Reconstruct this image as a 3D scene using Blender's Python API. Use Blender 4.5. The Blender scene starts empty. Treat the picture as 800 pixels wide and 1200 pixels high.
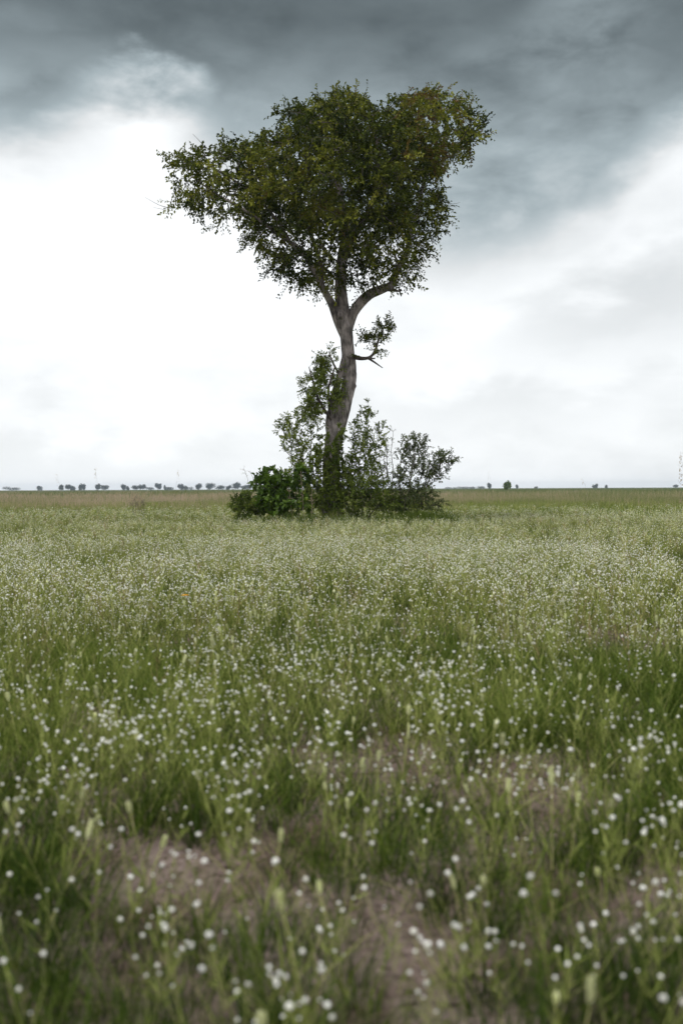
import bpy, math, random
import numpy as np
from mathutils import Vector, Matrix
rng = np.random.default_rng(11)
random.seed(11)
R = math.radians
sc = bpy.context.scene
C = sc.collection

# ------------------------------------------------------------------ camera
H = 1.4
F = 1167.0                      # focal length in photo pixels (35 mm on a 36 mm tall frame)
PITCH = math.atan(27.5 / F)
ROLL = R(-0.25)
cam = bpy.data.cameras.new('camera')
cam.sensor_fit = 'VERTICAL'; cam.sensor_height = 36; cam.sensor_width = 24; cam.lens = 35
cam.clip_end = 12000; cam.clip_start = 0.05
cam.dof.use_dof = True; cam.dof.focus_distance = 27; cam.dof.aperture_fstop = 1.9
co = bpy.data.objects.new('camera', cam); C.objects.link(co)
RM = Matrix.Rotation(R(90) - PITCH, 4, 'X') @ Matrix.Rotation(ROLL, 4, 'Z')
co.matrix_world = Matrix.Translation((0, 0, H)) @ RM
sc.camera = co
RN = np.array(RM.to_3x3())

def W(px, py, Y):
    """world point at distance Y along +y seen at photo pixel px,py"""
    d = RN @ np.array([(px - 400) / F, (600 - py) / F, -1.0])
    d = d / d[1]
    return np.array([d[0] * Y, Y, H + d[2] * Y])

# ------------------------------------------------------------------ mesh helpers
def nrm(a):
    return a / np.maximum(np.linalg.norm(a, axis=-1, keepdims=True), 1e-9)

class MB:
    def __init__(s): s.V = []; s.F = []; s.M = []; s.T = []; s.n = 0
    def add(s, V, Fc, mat=0, tint=0.5):
        V = np.asarray(V, float).reshape(-1, 3); Fc = np.asarray(Fc, np.int64).reshape(-1, 3)
        s.V.append(V); s.F.append(Fc + s.n)
        s.M.append(np.full(len(Fc), mat, np.int32) if np.isscalar(mat) else np.asarray(mat, np.int32))
        s.T.append(np.full(len(V), tint, np.float32) if np.isscalar(tint) else np.asarray(tint, np.float32))
        s.n += len(V)
    def arrays(s):
        return np.concatenate(s.V), np.concatenate(s.F), np.concatenate(s.M), np.concatenate(s.T)
    def mesh(s, name, mats, smooth=True):
        V, Fc, M, T = s.arrays()
        me = bpy.data.meshes.new(name)
        me.vertices.add(len(V)); me.vertices.foreach_set('co', V.astype(np.float32).ravel())
        me.loops.add(len(Fc) * 3); me.loops.foreach_set('vertex_index', Fc.astype(np.int32).ravel())
        me.polygons.add(len(Fc))
        me.polygons.foreach_set('loop_start', np.arange(0, len(Fc) * 3, 3, dtype=np.int32))
        me.polygons.foreach_set('loop_total', np.full(len(Fc), 3, np.int32))
        for m in mats: me.materials.append(m)
        me.polygons.foreach_set('material_index', M)
        me.polygons.foreach_set('use_smooth', np.full(len(Fc), smooth, bool))
        a = me.attributes.new('tint', 'FLOAT', 'POINT'); a.data.foreach_set('value', T)
        me.update(calc_edges=True)
        return me
    def build(s, name, mats, parent=None, smooth=True):
        o = bpy.data.objects.new(name, s.mesh(name, mats, smooth)); C.objects.link(o)
        if parent: o.parent = parent; o.matrix_parent_inverse = Matrix.Translation(-parent.location)
        return o

def tag(o, label=None, cat=None, group=None, kind=None):
    if label: o['label'] = label
    if cat: o['category'] = cat
    if group: o['group'] = group
    if kind: o['kind'] = kind
    return o

def empty(name, loc, label, cat, group=None):
    o = bpy.data.objects.new(name, None); C.objects.link(o)
    o.location = Vector([float(v) for v in loc]); o.empty_display_size = 0.2
    return tag(o, label, cat, group)

def tube(P, Rd, k=6, flute=0.0, seed=0, cap=True):
    P = np.asarray(P, float); Rd = np.asarray(Rd, float); n = len(P)
    T = np.zeros_like(P); T[1:-1] = P[2:] - P[:-2]; T[0] = P[1] - P[0]; T[-1] = P[-1] - P[-2]
    T = nrm(T)
    ref = np.array([1.0, 0, 0]) if abs(T[0][0]) < 0.9 else np.array([0, 1.0, 0])
    U = np.zeros_like(P); u = ref
    for i in range(n):
        u = u - T[i] * (u @ T[i]); u = u / max(np.linalg.norm(u), 1e-9); U[i] = u
    B = np.cross(T, U)
    a = np.arange(k) * 2 * math.pi / k
    rr = Rd[:, None] * np.ones((1, k))
    if flute:
        s = np.cumsum(np.r_[0, np.linalg.norm(np.diff(P, axis=0), axis=1)])[:, None]
        rr = rr * (1 + flute * (np.sin(3 * a[None] + seed + s * .5) * .6 + np.sin(5 * a[None] - seed * 2 + s * 1.1) * .4
                   + np.sin(9 * a[None] + s * 2.3) * .22) + flute * .5 * np.sin(s * 3.1 + 2 * a[None] + seed)
                   + rng.normal(0, flute * .25, (n, k)))
    V = P[:, None] + U[:, None] * (np.cos(a)[None, :, None] * rr[..., None]) + B[:, None] * (np.sin(a)[None, :, None] * rr[..., None])
    V = V.reshape(-1, 3)
    i = np.arange(n - 1)[:, None] * k; j = np.arange(k)[None]; j2 = (j + 1) % k
    A = (i + j).ravel(); Bq = (i + j2).ravel(); Cq = (i + k + j2).ravel(); D = (i + k + j).ravel()
    Fc = np.concatenate([np.stack([A, Bq, Cq], 1), np.stack([A, Cq, D], 1)])
    if cap:
        V = np.concatenate([V, P[-1:] + T[-1:] * Rd[-1]])
        t = len(V) - 1; b = (n - 1) * k
        Fc = np.concatenate([Fc, np.stack([b + np.arange(k), b + (np.arange(k) + 1) % k, np.full(k, t)], 1)])
    return V, Fc

def leaves(base, dirn, nor, L, Wd, fold=0.25, droop=0.15, hexa=False):
    """vectorised folded leaves: n leaves"""
    base = np.asarray(base); n = len(base)
    d = nrm(dirn); s = nrm(np.cross(d, nor)); up = np.cross(s, d)
    L = np.broadcast_to(L, n)[:, None]; Wd = np.broadcast_to(Wd, n)[:, None]
    if not hexa:
        v0 = base; v2 = base + d * L - up * L * droop
        mid = base + d * L * .48
        v1 = mid + s * Wd * .5 + up * Wd * fold; v3 = mid - s * Wd * .5 + up * Wd * fold
        V = np.stack([v0, v1, v2, v3], 1).reshape(-1, 3)
        o = (np.arange(n) * 4)[:, None]
        Fc = np.concatenate([o + [0, 1, 2], o + [0, 2, 3]])
        return V, Fc, 4
    v0 = base; t = base + d * L - up * L * droop
    a = base + d * L * .3; b = base + d * L * .68 - up * L * droop * .4
    V = np.stack([v0, a + s * Wd * .46 + up * Wd * fold, b + s * Wd * .4 + up * Wd * fold, t,
                  b - s * Wd * .4 + up * Wd * fold, a - s * Wd * .46 + up * Wd * fold], 1).reshape(-1, 3)
    o = (np.arange(n) * 6)[:, None]
    Fc = np.concatenate([o + [0, 1, 2], o + [0, 2, 3], o + [0, 3, 4], o + [0, 4, 5]])
    return V, Fc, 6

def rdir(n, up=0.0):
    v = rng.normal(size=(n, 3)); v = nrm(v); v[:, 2] += up
    return nrm(v)

def ico(sub=0):
    import bmesh
    bm = bmesh.new(); bmesh.ops.create_icosphere(bm, subdivisions=sub + 1, radius=1.0)
    V = np.array([v.co[:] for v in bm.verts]); Fc = np.array([[v.index for v in f.verts] for f in bm.faces]); bm.free()
    return V, Fc
ICO0 = ico(0); ICO1 = ico(1); ICO2 = ico(2)
OCT = (np.array([[1,0,0],[-1,0,0],[0,1,0],[0,-1,0],[0,0,1],[0,0,-1]], float),
       np.array([[0,2,4],[2,1,4],[1,3,4],[3,0,4],[2,0,5],[1,2,5],[3,1,5],[0,3,5]]))

# value noise
_perm = np.random.default_rng(5).random((256, 256))
def vnoise(x, y):
    xi = np.floor(x).astype(int); yi = np.floor(y).astype(int); fx = x - xi; fy = y - yi
    fx = fx * fx * (3 - 2 * fx); fy = fy * fy * (3 - 2 * fy)
    g = lambda a, b: _perm[a % 256, b % 256]
    return (g(xi, yi) * (1 - fx) + g(xi + 1, yi) * fx) * (1 - fy) + (g(xi, yi + 1) * (1 - fx) + g(xi + 1, yi + 1) * fx) * fy
def fbm(x, y, o=3):
    t = 0; a = .5; s = 0
    for i in range(o):
        t = t + a * vnoise(x * 2 ** i + 17 * i, y * 2 ** i + 31 * i); s += a; a *= .5
    return t / s

# ------------------------------------------------------------------ materials
def newmat(name):
    m = bpy.data.materials.new(name); m.use_nodes = True; nt = m.node_tree; nt.nodes.clear()
    return m, nt, nt.nodes.new('ShaderNodeOutputMaterial')
def ramp(nt, stops, fac):
    r = nt.nodes.new('ShaderNodeValToRGB'); e = r.color_ramp.elements
    while len(e) < len(stops): e.new(0.5)
    for i, (p, c) in enumerate(stops): e[i].position = p; e[i].color = (*c, 1)
    nt.links.new(fac, r.inputs[0]); return r.outputs[0]

def leafmat(name, stops, transl=0.35, rough=0.5, gloss=0.01):
    m, nt, out = newmat(name)
    at = nt.nodes.new('ShaderNodeAttribute'); at.attribute_name = 'tint'
    col = ramp(nt, stops, at.outputs['Fac'])
    geo = nt.nodes.new('ShaderNodeNewGeometry'); no = nt.nodes.new('ShaderNodeTexNoise')
    no.inputs['Scale'].default_value = 9; nt.links.new(geo.outputs['Position'], no.inputs['Vector'])
    hsv = nt.nodes.new('ShaderNodeHueSaturation'); mr = nt.nodes.new('ShaderNodeMapRange')
    mr.inputs['From Min'].default_value = .3; mr.inputs['From Max'].default_value = .7
    mr.inputs['To Min'].default_value = .75; mr.inputs['To Max'].default_value = 1.25
    nt.links.new(no.outputs[0], mr.inputs[0]); nt.links.new(mr.outputs[0], hsv.inputs['Value']); nt.links.new(col, hsv.inputs['Color'])
    d = nt.nodes.new('ShaderNodeBsdfDiffuse'); t = nt.nodes.new('ShaderNodeBsdfTranslucent')
    g = nt.nodes.new('ShaderNodeBsdfGlossy'); g.inputs['Roughness'].default_value = rough
    nt.links.new(hsv.outputs[0], d.inputs[0]); nt.links.new(hsv.outputs[0], t.inputs[0])
    m1 = nt.nodes.new('ShaderNodeMixShader'); m1.inputs[0].default_value = transl * .65
    nt.links.new(d.outputs[0], m1.inputs[1]); nt.links.new(t.outputs[0], m1.inputs[2])
    m2 = nt.nodes.new('ShaderNodeMixShader'); m2.inputs[0].default_value = gloss
    nt.links.new(m1.outputs[0], m2.inputs[1]); nt.links.new(g.outputs[0], m2.inputs[2])
    nt.links.new(m2.outputs[0], out.inputs[0]); return m

def barkmat(name, c1, c2, scale=6):
    m, nt, out = newmat(name)
    tc = nt.nodes.new('ShaderNodeTexCoord'); mp = nt.nodes.new('ShaderNodeMapping'); mp.inputs['Scale'].default_value = (1, 1, .22)
    nt.links.new(tc.outputs['Object'], mp.inputs[0])
    n1 = nt.nodes.new('ShaderNodeTexNoise'); n1.inputs['Scale'].default_value = scale * 2; n1.inputs['Detail'].default_value = 8; n1.inputs['Roughness'].default_value = .7
    v = nt.nodes.new('ShaderNodeTexVoronoi'); v.feature = 'DISTANCE_TO_EDGE'; v.inputs['Scale'].default_value = scale * 1.1
    n2 = nt.nodes.new('ShaderNodeTexNoise'); n2.inputs['Scale'].default_value = scale * .35; n2.inputs['Detail'].default_value = 3
    nt.links.new(mp.outputs[0], n1.inputs[0]); nt.links.new(mp.outputs[0], v.inputs[0]); nt.links.new(tc.outputs['Object'], n2.inputs[0])
    ad = nt.nodes.new('ShaderNodeMath'); ad.operation = 'MULTIPLY_ADD'; ad.inputs[1].default_value = .5
    nt.links.new(n2.outputs[0], ad.inputs[0])
    ml = nt.nodes.new('ShaderNodeMath'); ml.operation = 'MULTIPLY'; ml.inputs[1].default_value = .5
    nt.links.new(n1.outputs[0], ml.inputs[0]); nt.links.new(ml.outputs[0], ad.inputs[2])
    col = ramp(nt, [(.40, c1), (.60, c2)], ad.outputs[0])
    p = nt.nodes.new('ShaderNodeBsdfPrincipled'); p.inputs['Roughness'].default_value = .9
    nt.links.new(col, p.inputs['Base Color'])
    hh = nt.nodes.new('ShaderNodeMath'); hh.operation = 'MULTIPLY_ADD'; hh.inputs[1].default_value = .5
    sm = nt.nodes.new('ShaderNodeMath'); sm.operation = 'MINIMUM'; sm.inputs[1].default_value = .35
    nt.links.new(v.outputs['Distance'], sm.inputs[0])
    nt.links.new(n1.outputs[0], hh.inputs[0]); nt.links.new(sm.outputs[0], hh.inputs[2])
    b = nt.nodes.new('ShaderNodeBump'); b.inputs['Strength'].default_value = .9; b.inputs['Distance'].default_value = .14
    nt.links.new(hh.outputs[0], b.inputs['Height']); nt.links.new(b.outputs[0], p.inputs['Normal'])
    nt.links.new(p.outputs[0], out.inputs[0]); return m

M_bark = barkmat('tree_bark', (.05, .042, .039), (.36, .315, .295))
M_twig = barkmat('twig_bark', (.07, .055, .045), (.13, .105, .09), 12)
M_stick = barkmat('pale_stick', (.25, .2, .14), (.4, .33, .24), 20)
M_leaf = leafmat('tree_leaf', [(0, (.019, .032, .004)), (.35, (.048, .066, .006)), (.6, (.115, .133, .013)), (.8, (.23, .24, .030)), (.9, (.13, .115, .022)), (1, (.12, .078, .022))])
M_leafy = leafmat('shoot_leaf', [(0, (.05, .08, .010)), (.6, (.13, .17, .025)), (1, (.22, .26, .05))])
M_dark = leafmat('broad_leaf', [(0, (.03, .062, .005)), (.6, (.075, .135, .012)), (1, (.16, .23, .025))], gloss=.03, rough=.4)
M_mid = leafmat('shrub_leaf', [(0, (.04, .065, .010)), (.6, (.13, .175, .026)), (1, (.26, .31, .055))])
M_grey = leafmat('grey_shrub_leaf', [(0, (.035, .05, .015)), (.6, (.085, .11, .035)), (1, (.15, .18, .07))])
M_grass = leafmat('grass_blade', [(0, (.020, .040, .005)), (.3, (.060, .100, .012)), (.55, (.17, .215, .040)), (.75, (.33, .36, .10)), (.88, (.36, .30, .17)), (1, (.15, .095, .07))], gloss=.008)
M_brown = leafmat('dry_grass', [(0, (.11, .15, .045)), (.35, (.21, .22, .09)), (.6, (.34, .28, .17)), (1, (.44, .33, .26))], gloss=.008)
M_stem = leafmat('flower_stem', [(0, (.10, .14, .025)), (.5, (.27, .31, .08)), (.8, (.46, .46, .17)), (1, (.32, .21, .12))], transl=.15)
M_white = leafmat('white_petals', [(0, (.68, .68, .58)), (.5, (.84, .84, .78)), (1, (.9, .9, .87))], transl=.3, gloss=.0)
M_spike = leafmat('pale_seed_head', [(0, (.48, .52, .26)), (.5, (.64, .66, .38)), (1, (.76, .76, .52))], transl=.3)
M_orange = leafmat('orange_petals', [(0, (.8, .35, .02)), (1, (.85, .5, .03))], transl=.3)
M_far = leafmat('far_foliage', [(0, (.015, .025, .010)), (.6, (.025, .04, .015)), (1, (.04, .055, .02))])

# ground
mg, nt, out = newmat('sandy_soil')
geo = nt.nodes.new('ShaderNodeNewGeometry')
def tn(s, d=6, r=.6):
    n = nt.nodes.new('ShaderNodeTexNoise'); n.inputs['Scale'].default_value = s; n.inputs['Detail'].default_value = d; n.inputs['Roughness'].default_value = r
    nt.links.new(geo.outputs['Position'], n.inputs['Vector']); return n.outputs[0]
a, b, c = tn(2.2), tn(24, 8, .7), tn(.35, 5)
s1 = ramp(nt, [(.32, (.07, .052, .045)), (.48, (.175, .135, .118)), (.7, (.27, .215, .19))], b)
s2 = ramp(nt, [(.35, (.55, .5, .45)), (.6, (1, 1, 1))], a)
mx = nt.nodes.new('ShaderNodeMix'); mx.data_type = 'RGBA'; mx.blend_type = 'MULTIPLY'; mx.inputs['Factor'].default_value = 1
nt.links.new(s1, mx.inputs[6]); nt.links.new(s2, mx.inputs[7])
gr = ramp(nt, [(.35, (.075, .10, .035)), (.55, (.12, .14, .06)), (.7, (.17, .15, .09))], c)
sp = nt.nodes.new('ShaderNodeSeparateXYZ'); nt.links.new(geo.outputs['Position'], sp.inputs[0])
mr = nt.nodes.new('ShaderNodeMapRange'); mr.inputs['From Min'].default_value = 9; mr.inputs['From Max'].default_value = 26; mr.inputs['To Max'].default_value = .92
nt.links.new(sp.outputs['Y'], mr.inputs[0])
mx2 = nt.nodes.new('ShaderNodeMix'); mx2.data_type = 'RGBA'
nt.links.new(mr.outputs[0], mx2.inputs['Factor']); nt.links.new(mx.outputs[2], mx2.inputs[6]); nt.links.new(gr, mx2.inputs[7])
p = nt.nodes.new('ShaderNodeBsdfPrincipled'); p.inputs['Roughness'].default_value = 1; p.inputs['Specular IOR Level'].default_value = 0.0
nt.links.new(mx2.outputs[2], p.inputs['Base Color'])
bp = nt.nodes.new('ShaderNodeBump'); bp.inputs['Strength'].default_value = .8; bp.inputs['Distance'].default_value = .02
nt.links.new(b, bp.inputs['Height']); nt.links.new(bp.outputs[0], p.inputs['Normal']); nt.links.new(p.outputs[0], out.inputs[0])

def gh(x, y):
    """ground height"""
    fade = np.clip(1 - (np.hypot(x, y) - 25) / 40, 0, 1)
    return fade * ((fbm(x * .8 + 9, y * .8, 3) - .5) * .10 + (fbm(x * 5, y * 5 + 3, 3) - .5) * .03)
def axis(lim):
    a = [0.0]; st = .05
    while a[-1] < lim:
        a.append(a[-1] + st); st *= 1.0 if a[-1] < 4 else 1.045
    a = np.array(a); return np.concatenate([-a[:0:-1], a])
gx = axis(3400); gy = axis(3400)
X, Y = np.meshgrid(gx, gy + 4); Z = gh(X, Y)
V = np.stack([X, Y, Z], -1).reshape(-1, 3); w = len(gx); h = len(gy)
i = (np.arange(h - 1)[:, None] * w + np.arange(w - 1)[None]).ravel()
g = MB(); g.add(V, np.concatenate([np.stack([i, i + 1, i + w + 1], 1), np.stack([i, i + w + 1, i + w], 1)]))
tag(g.build('ground', [mg]), kind='structure')

# ------------------------------------------------------------------ branching
def grow(P, par, A, step=.25, kill=.4, iters=120, up=0.0, jit=.12):
    P = [np.array(p, float) for p in P]; par = list(par); n0 = len(P)
    A = np.asarray(A, float); PA = np.array(P)
    D = np.linalg.norm(A[:, None] - PA[None], axis=2); near = D.argmin(1); nd = D.min(1); alive = nd > kill
    for it in range(iters):
        idx = np.where(alive)[0]
        if not len(idx): break
        PA = np.array(P)
        dirs = {}
        v = nrm(A[idx] - PA[near[idx]])
        acc = np.zeros((len(P), 3)); np.add.at(acc, near[idx], v)
        hit = np.unique(near[idx])
        newp = PA[hit] + step * nrm(nrm(acc[hit]) + rng.normal(0, jit, (len(hit), 3)) + [0, 0, up])
        okn = np.linalg.norm(newp[:, None] - PA[None], axis=2).min(1) > step * .45
        newp = newp[okn]; hit = hit[okn]
        if not len(newp): 
            alive[idx] = rng.random(len(idx)) > .3; continue
        b = len(P)
        for q, hh_ in zip(newp, hit): P.append(q); par.append(int(hh_))
        Dn = np.linalg.norm(A[idx][:, None] - newp[None], axis=2); m = Dn.min(1); am = Dn.argmin(1)
        better = m < nd[idx]
        near[idx[better]] = b + am[better]; nd[idx[better]] = m[better]
        # starving attractors slowly give up
        alive[idx] = (nd[idx] > kill) & (rng.random(len(idx)) > .012)
    return np.array(P), np.array(par), n0

def chains(P, par, n0, tip=.006, expo=2.2, Rfix=None, rmax=.12):
    n = len(P); kids = [[] for _ in range(n)]
    for i in range(n):
        if par[i] >= 0: kids[par[i]].append(i)
    r = np.zeros(n)
    for i in range(n - 1, -1, -1):
        if kids[i]: r[i] = (sum(r[k] ** expo for k in kids[i])) ** (1 / expo)
        r[i] = max(r[i], tip)
    r = np.minimum(r, rmax)
    out = []
    starts = [i for i in range(n0, n) if par[i] < n0 or i != max(kids[par[i]], key=lambda k: r[k])]
    for s in starts:
        ch = [par[s], s] if par[s] >= 0 else [s]
        rr = [r[s], r[s]] if par[s] >= 0 else [r[s]]
        c = s
        while kids[c]:
            c = max(kids[c], key=lambda k: r[k]); ch.append(c); rr.append(r[c])
        out.append((P[ch], np.array(rr)))
    return out, r, kids

def sprays(tips, dirs, mbL, mbT, n_leaf=(8, 14), length=(.3, .6), leafL=(.07, .11), ratio=.5, droop=.35, tint=None, twr=.003, hexa=False, spread=.7, lmat=0, clump=0):
    """short leafy twigs from each tip"""
    n = len(tips)
    d = nrm(dirs + rng.normal(0, spread, (n, 3)))
    L = rng.uniform(*length, n)
    side = nrm(np.cross(d, rdir(n)))
    K = n_leaf[1]
    base = []; dr = []; nr = []; tt = []
    for k in range(K):
        t = (k + .6) / K
        ok = rng.random(n) < (n_leaf[0] + n_leaf[1]) / 2 / K
        pos = tips + d * (L * t)[:, None] + np.array([0, 0, -1]) * (droop * L * t * t)[:, None]
        sd = side if k % 2 else -side
        tang = nrm(d + np.array([0, 0, -2 * droop * t]))
        ld = nrm(tang * .7 + sd * .8 + rng.normal(0, .28, (n, 3)))
        base.append(pos[ok]); dr.append(ld[ok]); nr.append((nrm(np.array([0, 0, 1.]) + rng.normal(0, .55, (n, 3))))[ok])
        if tint is not None: tt.append((tint + rng.normal(0, .07, n))[ok])
    base = np.concatenate(base); dr = np.concatenate(dr); nr = np.concatenate(nr)
    LL = rng.uniform(*leafL, len(base))
    V, Fc, kv = leaves(base, dr, nr, LL, LL * ratio, hexa=hexa)
    T = np.repeat(np.clip(np.concatenate(tt), 0, 1), kv) if tint is not None else .5
    mbL.add(V, Fc, lmat, T)
    # twig ribbons as thin 3-sided tubes (vectorised, 3 rings)
    ts = np.array([0, .5, 1.0]); a = np.arange(3) * 2 * math.pi / 3
    b2 = np.cross(d, side)
    Vt = np.stack([np.stack([tips + d * (L * t)[:, None] + np.array([0, 0, -1]) * (droop * L * t * t)[:, None]
          + (side * math.cos(q) + b2 * math.sin(q)) * twr * (1.2 - t) for q in a], 1) for t in ts], 1).reshape(-1, 3)
    o = (np.arange(n) * 9)[:, None]; fs = []
    for rrow in range(2):
        for j in range(3):
            j2 = (j + 1) % 3; A0 = rrow * 3 + j; B0 = rrow * 3 + j2
            fs += [o + [A0, B0, B0 + 3], o + [A0, B0 + 3, A0 + 3]]
    mbT.add(Vt, np.concatenate(fs), 0, .5)

def spline(pts, step=.12):
    """Catmull-Rom through rows (x,y,z,r)"""
    P = np.array(pts, float); P = np.concatenate([2 * P[:1] - P[1:2], P, 2 * P[-1:] - P[-2:-1]]); out = []
    for i in range(1, len(P) - 2):
        n = max(2, int(np.linalg.norm(P[i + 1, :3] - P[i, :3]) / step))
        t = np.linspace(0, 1, n, endpoint=False)[:, None]
        a, b, c, d = P[i - 1], P[i], P[i + 1], P[i + 2]
        out.append(.5 * (2 * b + (c - a) * t + (2 * a - 5 * b + 4 * c - d) * t ** 2 + (3 * b - a - 3 * c + d) * t ** 3))
    out.append(P[-2][None]); return np.concatenate(out)

# ------------------------------------------------------------------ THE TREE
TY = 36.0; PX = TY / F
def limb(rows, step=.12):      # rows: px, py, dy, width_px
    q = []
    for px, py, dy, wd in rows:
        p = W(px, py, TY + dy); q.append([*p, wd * PX * .5])
    return spline(q, step)
tree = empty('tree', (W(388, 612, TY)[0], TY, 0), 'tall lone tree with bare leaning grey trunk and wide dark crown above the bushes', 'tree')
trunk_sp = limb([(389, 622, 0, 30), (389, 595, 0, 23), (388, 560, 0, 20), (389, 525, 0, 19.5), (394, 500, 0, 20), (402, 474, 0, 18), (409, 450, .0, 16.5), (409.5, 430, 0, 15.5),
                 (407.5, 408, 0, 14.5), (406, 388, 0, 15.5), (403, 370, 0, 15), (400, 350, .0, 14), (399, 330, 0, 13), (400, 308, 0, 12), (403, 285, .1, 10), (404, 262, .2, 8), (400, 235, .3, 6.5), (396, 200, .4, 5), (392, 165, .5, 3)])
m = MB(); m.add(*tube(trunk_sp[:, :3], trunk_sp[:, 3], 28, .09, 1.3), 0)
# fused second stem on the left of the trunk and old knots
st2 = limb([(388, 520, -.1, 8), (386, 497, -.2, 9.5), (389, 480, -.25, 8.5), (393, 460, -.22, 9), (398, 440, -.2, 7.5), (403, 420, -.1, 6), (405, 400, .05, 5)])
m.add(*tube(st2[:, :3], st2[:, 3], 14, .10, 4), 0)
for px, py, dy, s in [(386, 497, -.3, .12), (399, 369, -.24, .12), (415, 452, -.15, .08), (409, 416, -.26, .10), (396, 340, -.2, .07)]:
    m.add(ICO1[0] * s * [1, .6, 1.3] * rng.uniform(.85, 1.15, (len(ICO1[0]), 1)) + W(px, py, TY + dy), ICO1[1], 0)
m.build('trunk', [M_bark], tree)
limbs = [
 [(403, 396, .05, 8), (397, 378, 0, 11), (389, 357, -.1, 9.5), (381, 343, -.25, 8.5), (374, 330, -.4, 7.5), (366, 315, -.5, 6.5), (357, 299, -.7, 6.5), (340, 284, -.9, 5), (318, 268, -1.1, 4), (290, 248, -1.2, 3), (255, 228, -1.3, 2.2), (222, 205, -1.3, 1.4)],
 [(376, 333, -.3, 7), (377, 315, -.1, 5.5), (366, 280, .3, 4.5), (352, 245, .8, 3.5), (335, 205, 1.2, 2.6), (322, 170, 1.5, 1.6)],
 [(404, 400, .05, 9), (408, 384, 0, 11), (414, 366, -.1, 12), (422, 355, -.15, 12), (433, 345, -.2, 11), (447, 339, -.2, 10), (458, 334, -.15, 9), (462, 325, 0, 8), (468, 311, .1, 7), (476, 296, .2, 6), (482, 270, .4, 5), (492, 235, .6, 4.2), (498, 208, .7, 3.6), (516, 190, .8, 3), (545, 172, .9, 2), (565, 152, .9, 1.3)],
 [(401, 305, 0, 8), (414, 280, -.4, 6), (432, 250, -.9, 5), (443, 215, -1.2, 4.2), (444, 180, -1.3, 3.2), (436, 145, -1.3, 2)],
 [(403, 285, .1, 7), (425, 255, .9, 5), (455, 215, 1.5, 4.2), (485, 180, 1.9, 3.4), (508, 148, 2.1, 2.6), (525, 122, 2.1, 1.6)],
 [(404, 262, .2, 6), (380, 235, -.7, 4.5), (362, 205, -1.5, 3.6), (358, 165, -1.9, 2.8), (368, 132, -2, 1.8)],
 [(400, 240, .3, 5), (392, 205, 1.4, 4), (400, 165, 2.2, 3), (412, 130, 2.5, 1.8)],
 [(340, 284, -.9, 4.5), (322, 255, -.2, 3.5), (290, 222, .5, 2.8), (255, 200, .8, 2), (228, 185, .9, 1.3)],
]
P = []; par = []; 
def addlimb(L, first=None):
    idx = []
    for k in range(0, len(L), 2):
        P.append(L[k, :3]); par.append(len(P) - 2 if k else (first if first is not None else -1)); idx.append(len(P) - 1)
    return idx
addlimb(trunk_sp[int(len(trunk_sp) * .62):])
for kk, rows in enumerate(limbs):
    L = limb(rows, .14)
    m = MB(); m.add(*tube(L[:, :3], L[:, 3], 16 if kk in (0, 2) else 10, .08, kk), 0)
    if kk == 2:   # broken stub at the elbow
        s = limb([(452, 338, -.2, 7), (460, 340, -.25, 4), (469, 341.5, -.3, 1.6)], .1); m.add(*tube(s[:, :3], s[:, 3], 8, .08, 3), 0)
        s = limb([(466, 341, -.29, 1.5), (470, 339, -.3, .8)], .1); m.add(*tube(s[:, :3], s[:, 3], 5), 0)
    m.build('branch', [M_bark if kk in (0, 2) else M_twig], tree)
    n = len(L); addlimb(L[int(n * (.35 if kk in (0, 2) else .3)):])
# crown volume from its outline
POLY = np.array([(190,180),(204,174),(232,172),(245,166),(262,172),(292,165),(322,156),(318,135),(332,126),(352,122),(368,108),(390,100),(410,104),(426,114),(443,127),(458,114),(480,110),(510,103),(535,108),
 (550,118),(562,132),(575,138),(576,153),(564,174),(552,188),(530,192),(518,212),(526,240),(522,264),(502,288),(496,310),(480,332),(464,336),(446,330),(428,342),(412,332),(396,340),(384,346),(370,350),
 (354,338),(338,326),(322,316),(308,298),(296,290),(293,272),(272,262),(252,270),(240,278),(236,258),(216,243),(198,248),(196,238),(210,214),(200,200),(192,186)], float)
def inpoly(x, y, poly=POLY):
    ins = np.zeros(len(x), bool); j = len(poly) - 1
    for i in range(len(poly)):
        xi, yi = poly[i]; xj, yj = poly[j]
        c = ((yi > y) != (yj > y)) & (x < (xj - xi) * (y - yi) / (yj - yi + 1e-9) + xi)
        ins ^= c; j = i
    return ins
def edged(x, y, poly=POLY):
    q = np.stack([x, y], 1); a = poly; b = np.roll(poly, -1, 0); best = np.full(len(x), 1e9)
    for i in range(len(a)):
        ab = b[i] - a[i]; t = np.clip(((q - a[i]) @ ab) / (ab @ ab), 0, 1)
        best = np.minimum(best, np.linalg.norm(q - a[i] - t[:, None] * ab, axis=1))
    return best
from mathutils import noise as mn
N = 26000
x = rng.uniform(185, 582, N); y = rng.uniform(95, 352, N)
k = inpoly(x, y); x = x[k]; y = y[k]; e = np.clip(edged(x, y) / 75, 0, 1)
half = 4.3 * np.sqrt(1 - (1 - e) ** 2) * (.55 + .45 * np.clip((355 - y) / 150, 0, 1))
u = rng.uniform(-1, 1, len(x)); dy = half * u
dens = np.where(y > 305, 1.2, np.where(y > 275, .9, np.where(y > 250, .8, .85)))
dens = dens * np.clip(.45 + half / 3.5, .45, 1) * np.where((x < 290) | (x > 515), .75, 1)
cl = np.array([mn.noise(Vector((a_ / 32, b_ / 22, c_ * .85))) for a_, b_, c_ in zip(x, y, dy)])
keep = (rng.random(len(x)) < dens * (.75 + .7 * np.abs(u) ** 3)) & (cl > .03)
x, y, dy = x[keep], y[keep], dy[keep]
if len(x) > 4600: s_ = rng.choice(len(x), 4600, False); x, y, dy = x[s_], y[s_], dy[s_]
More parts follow.
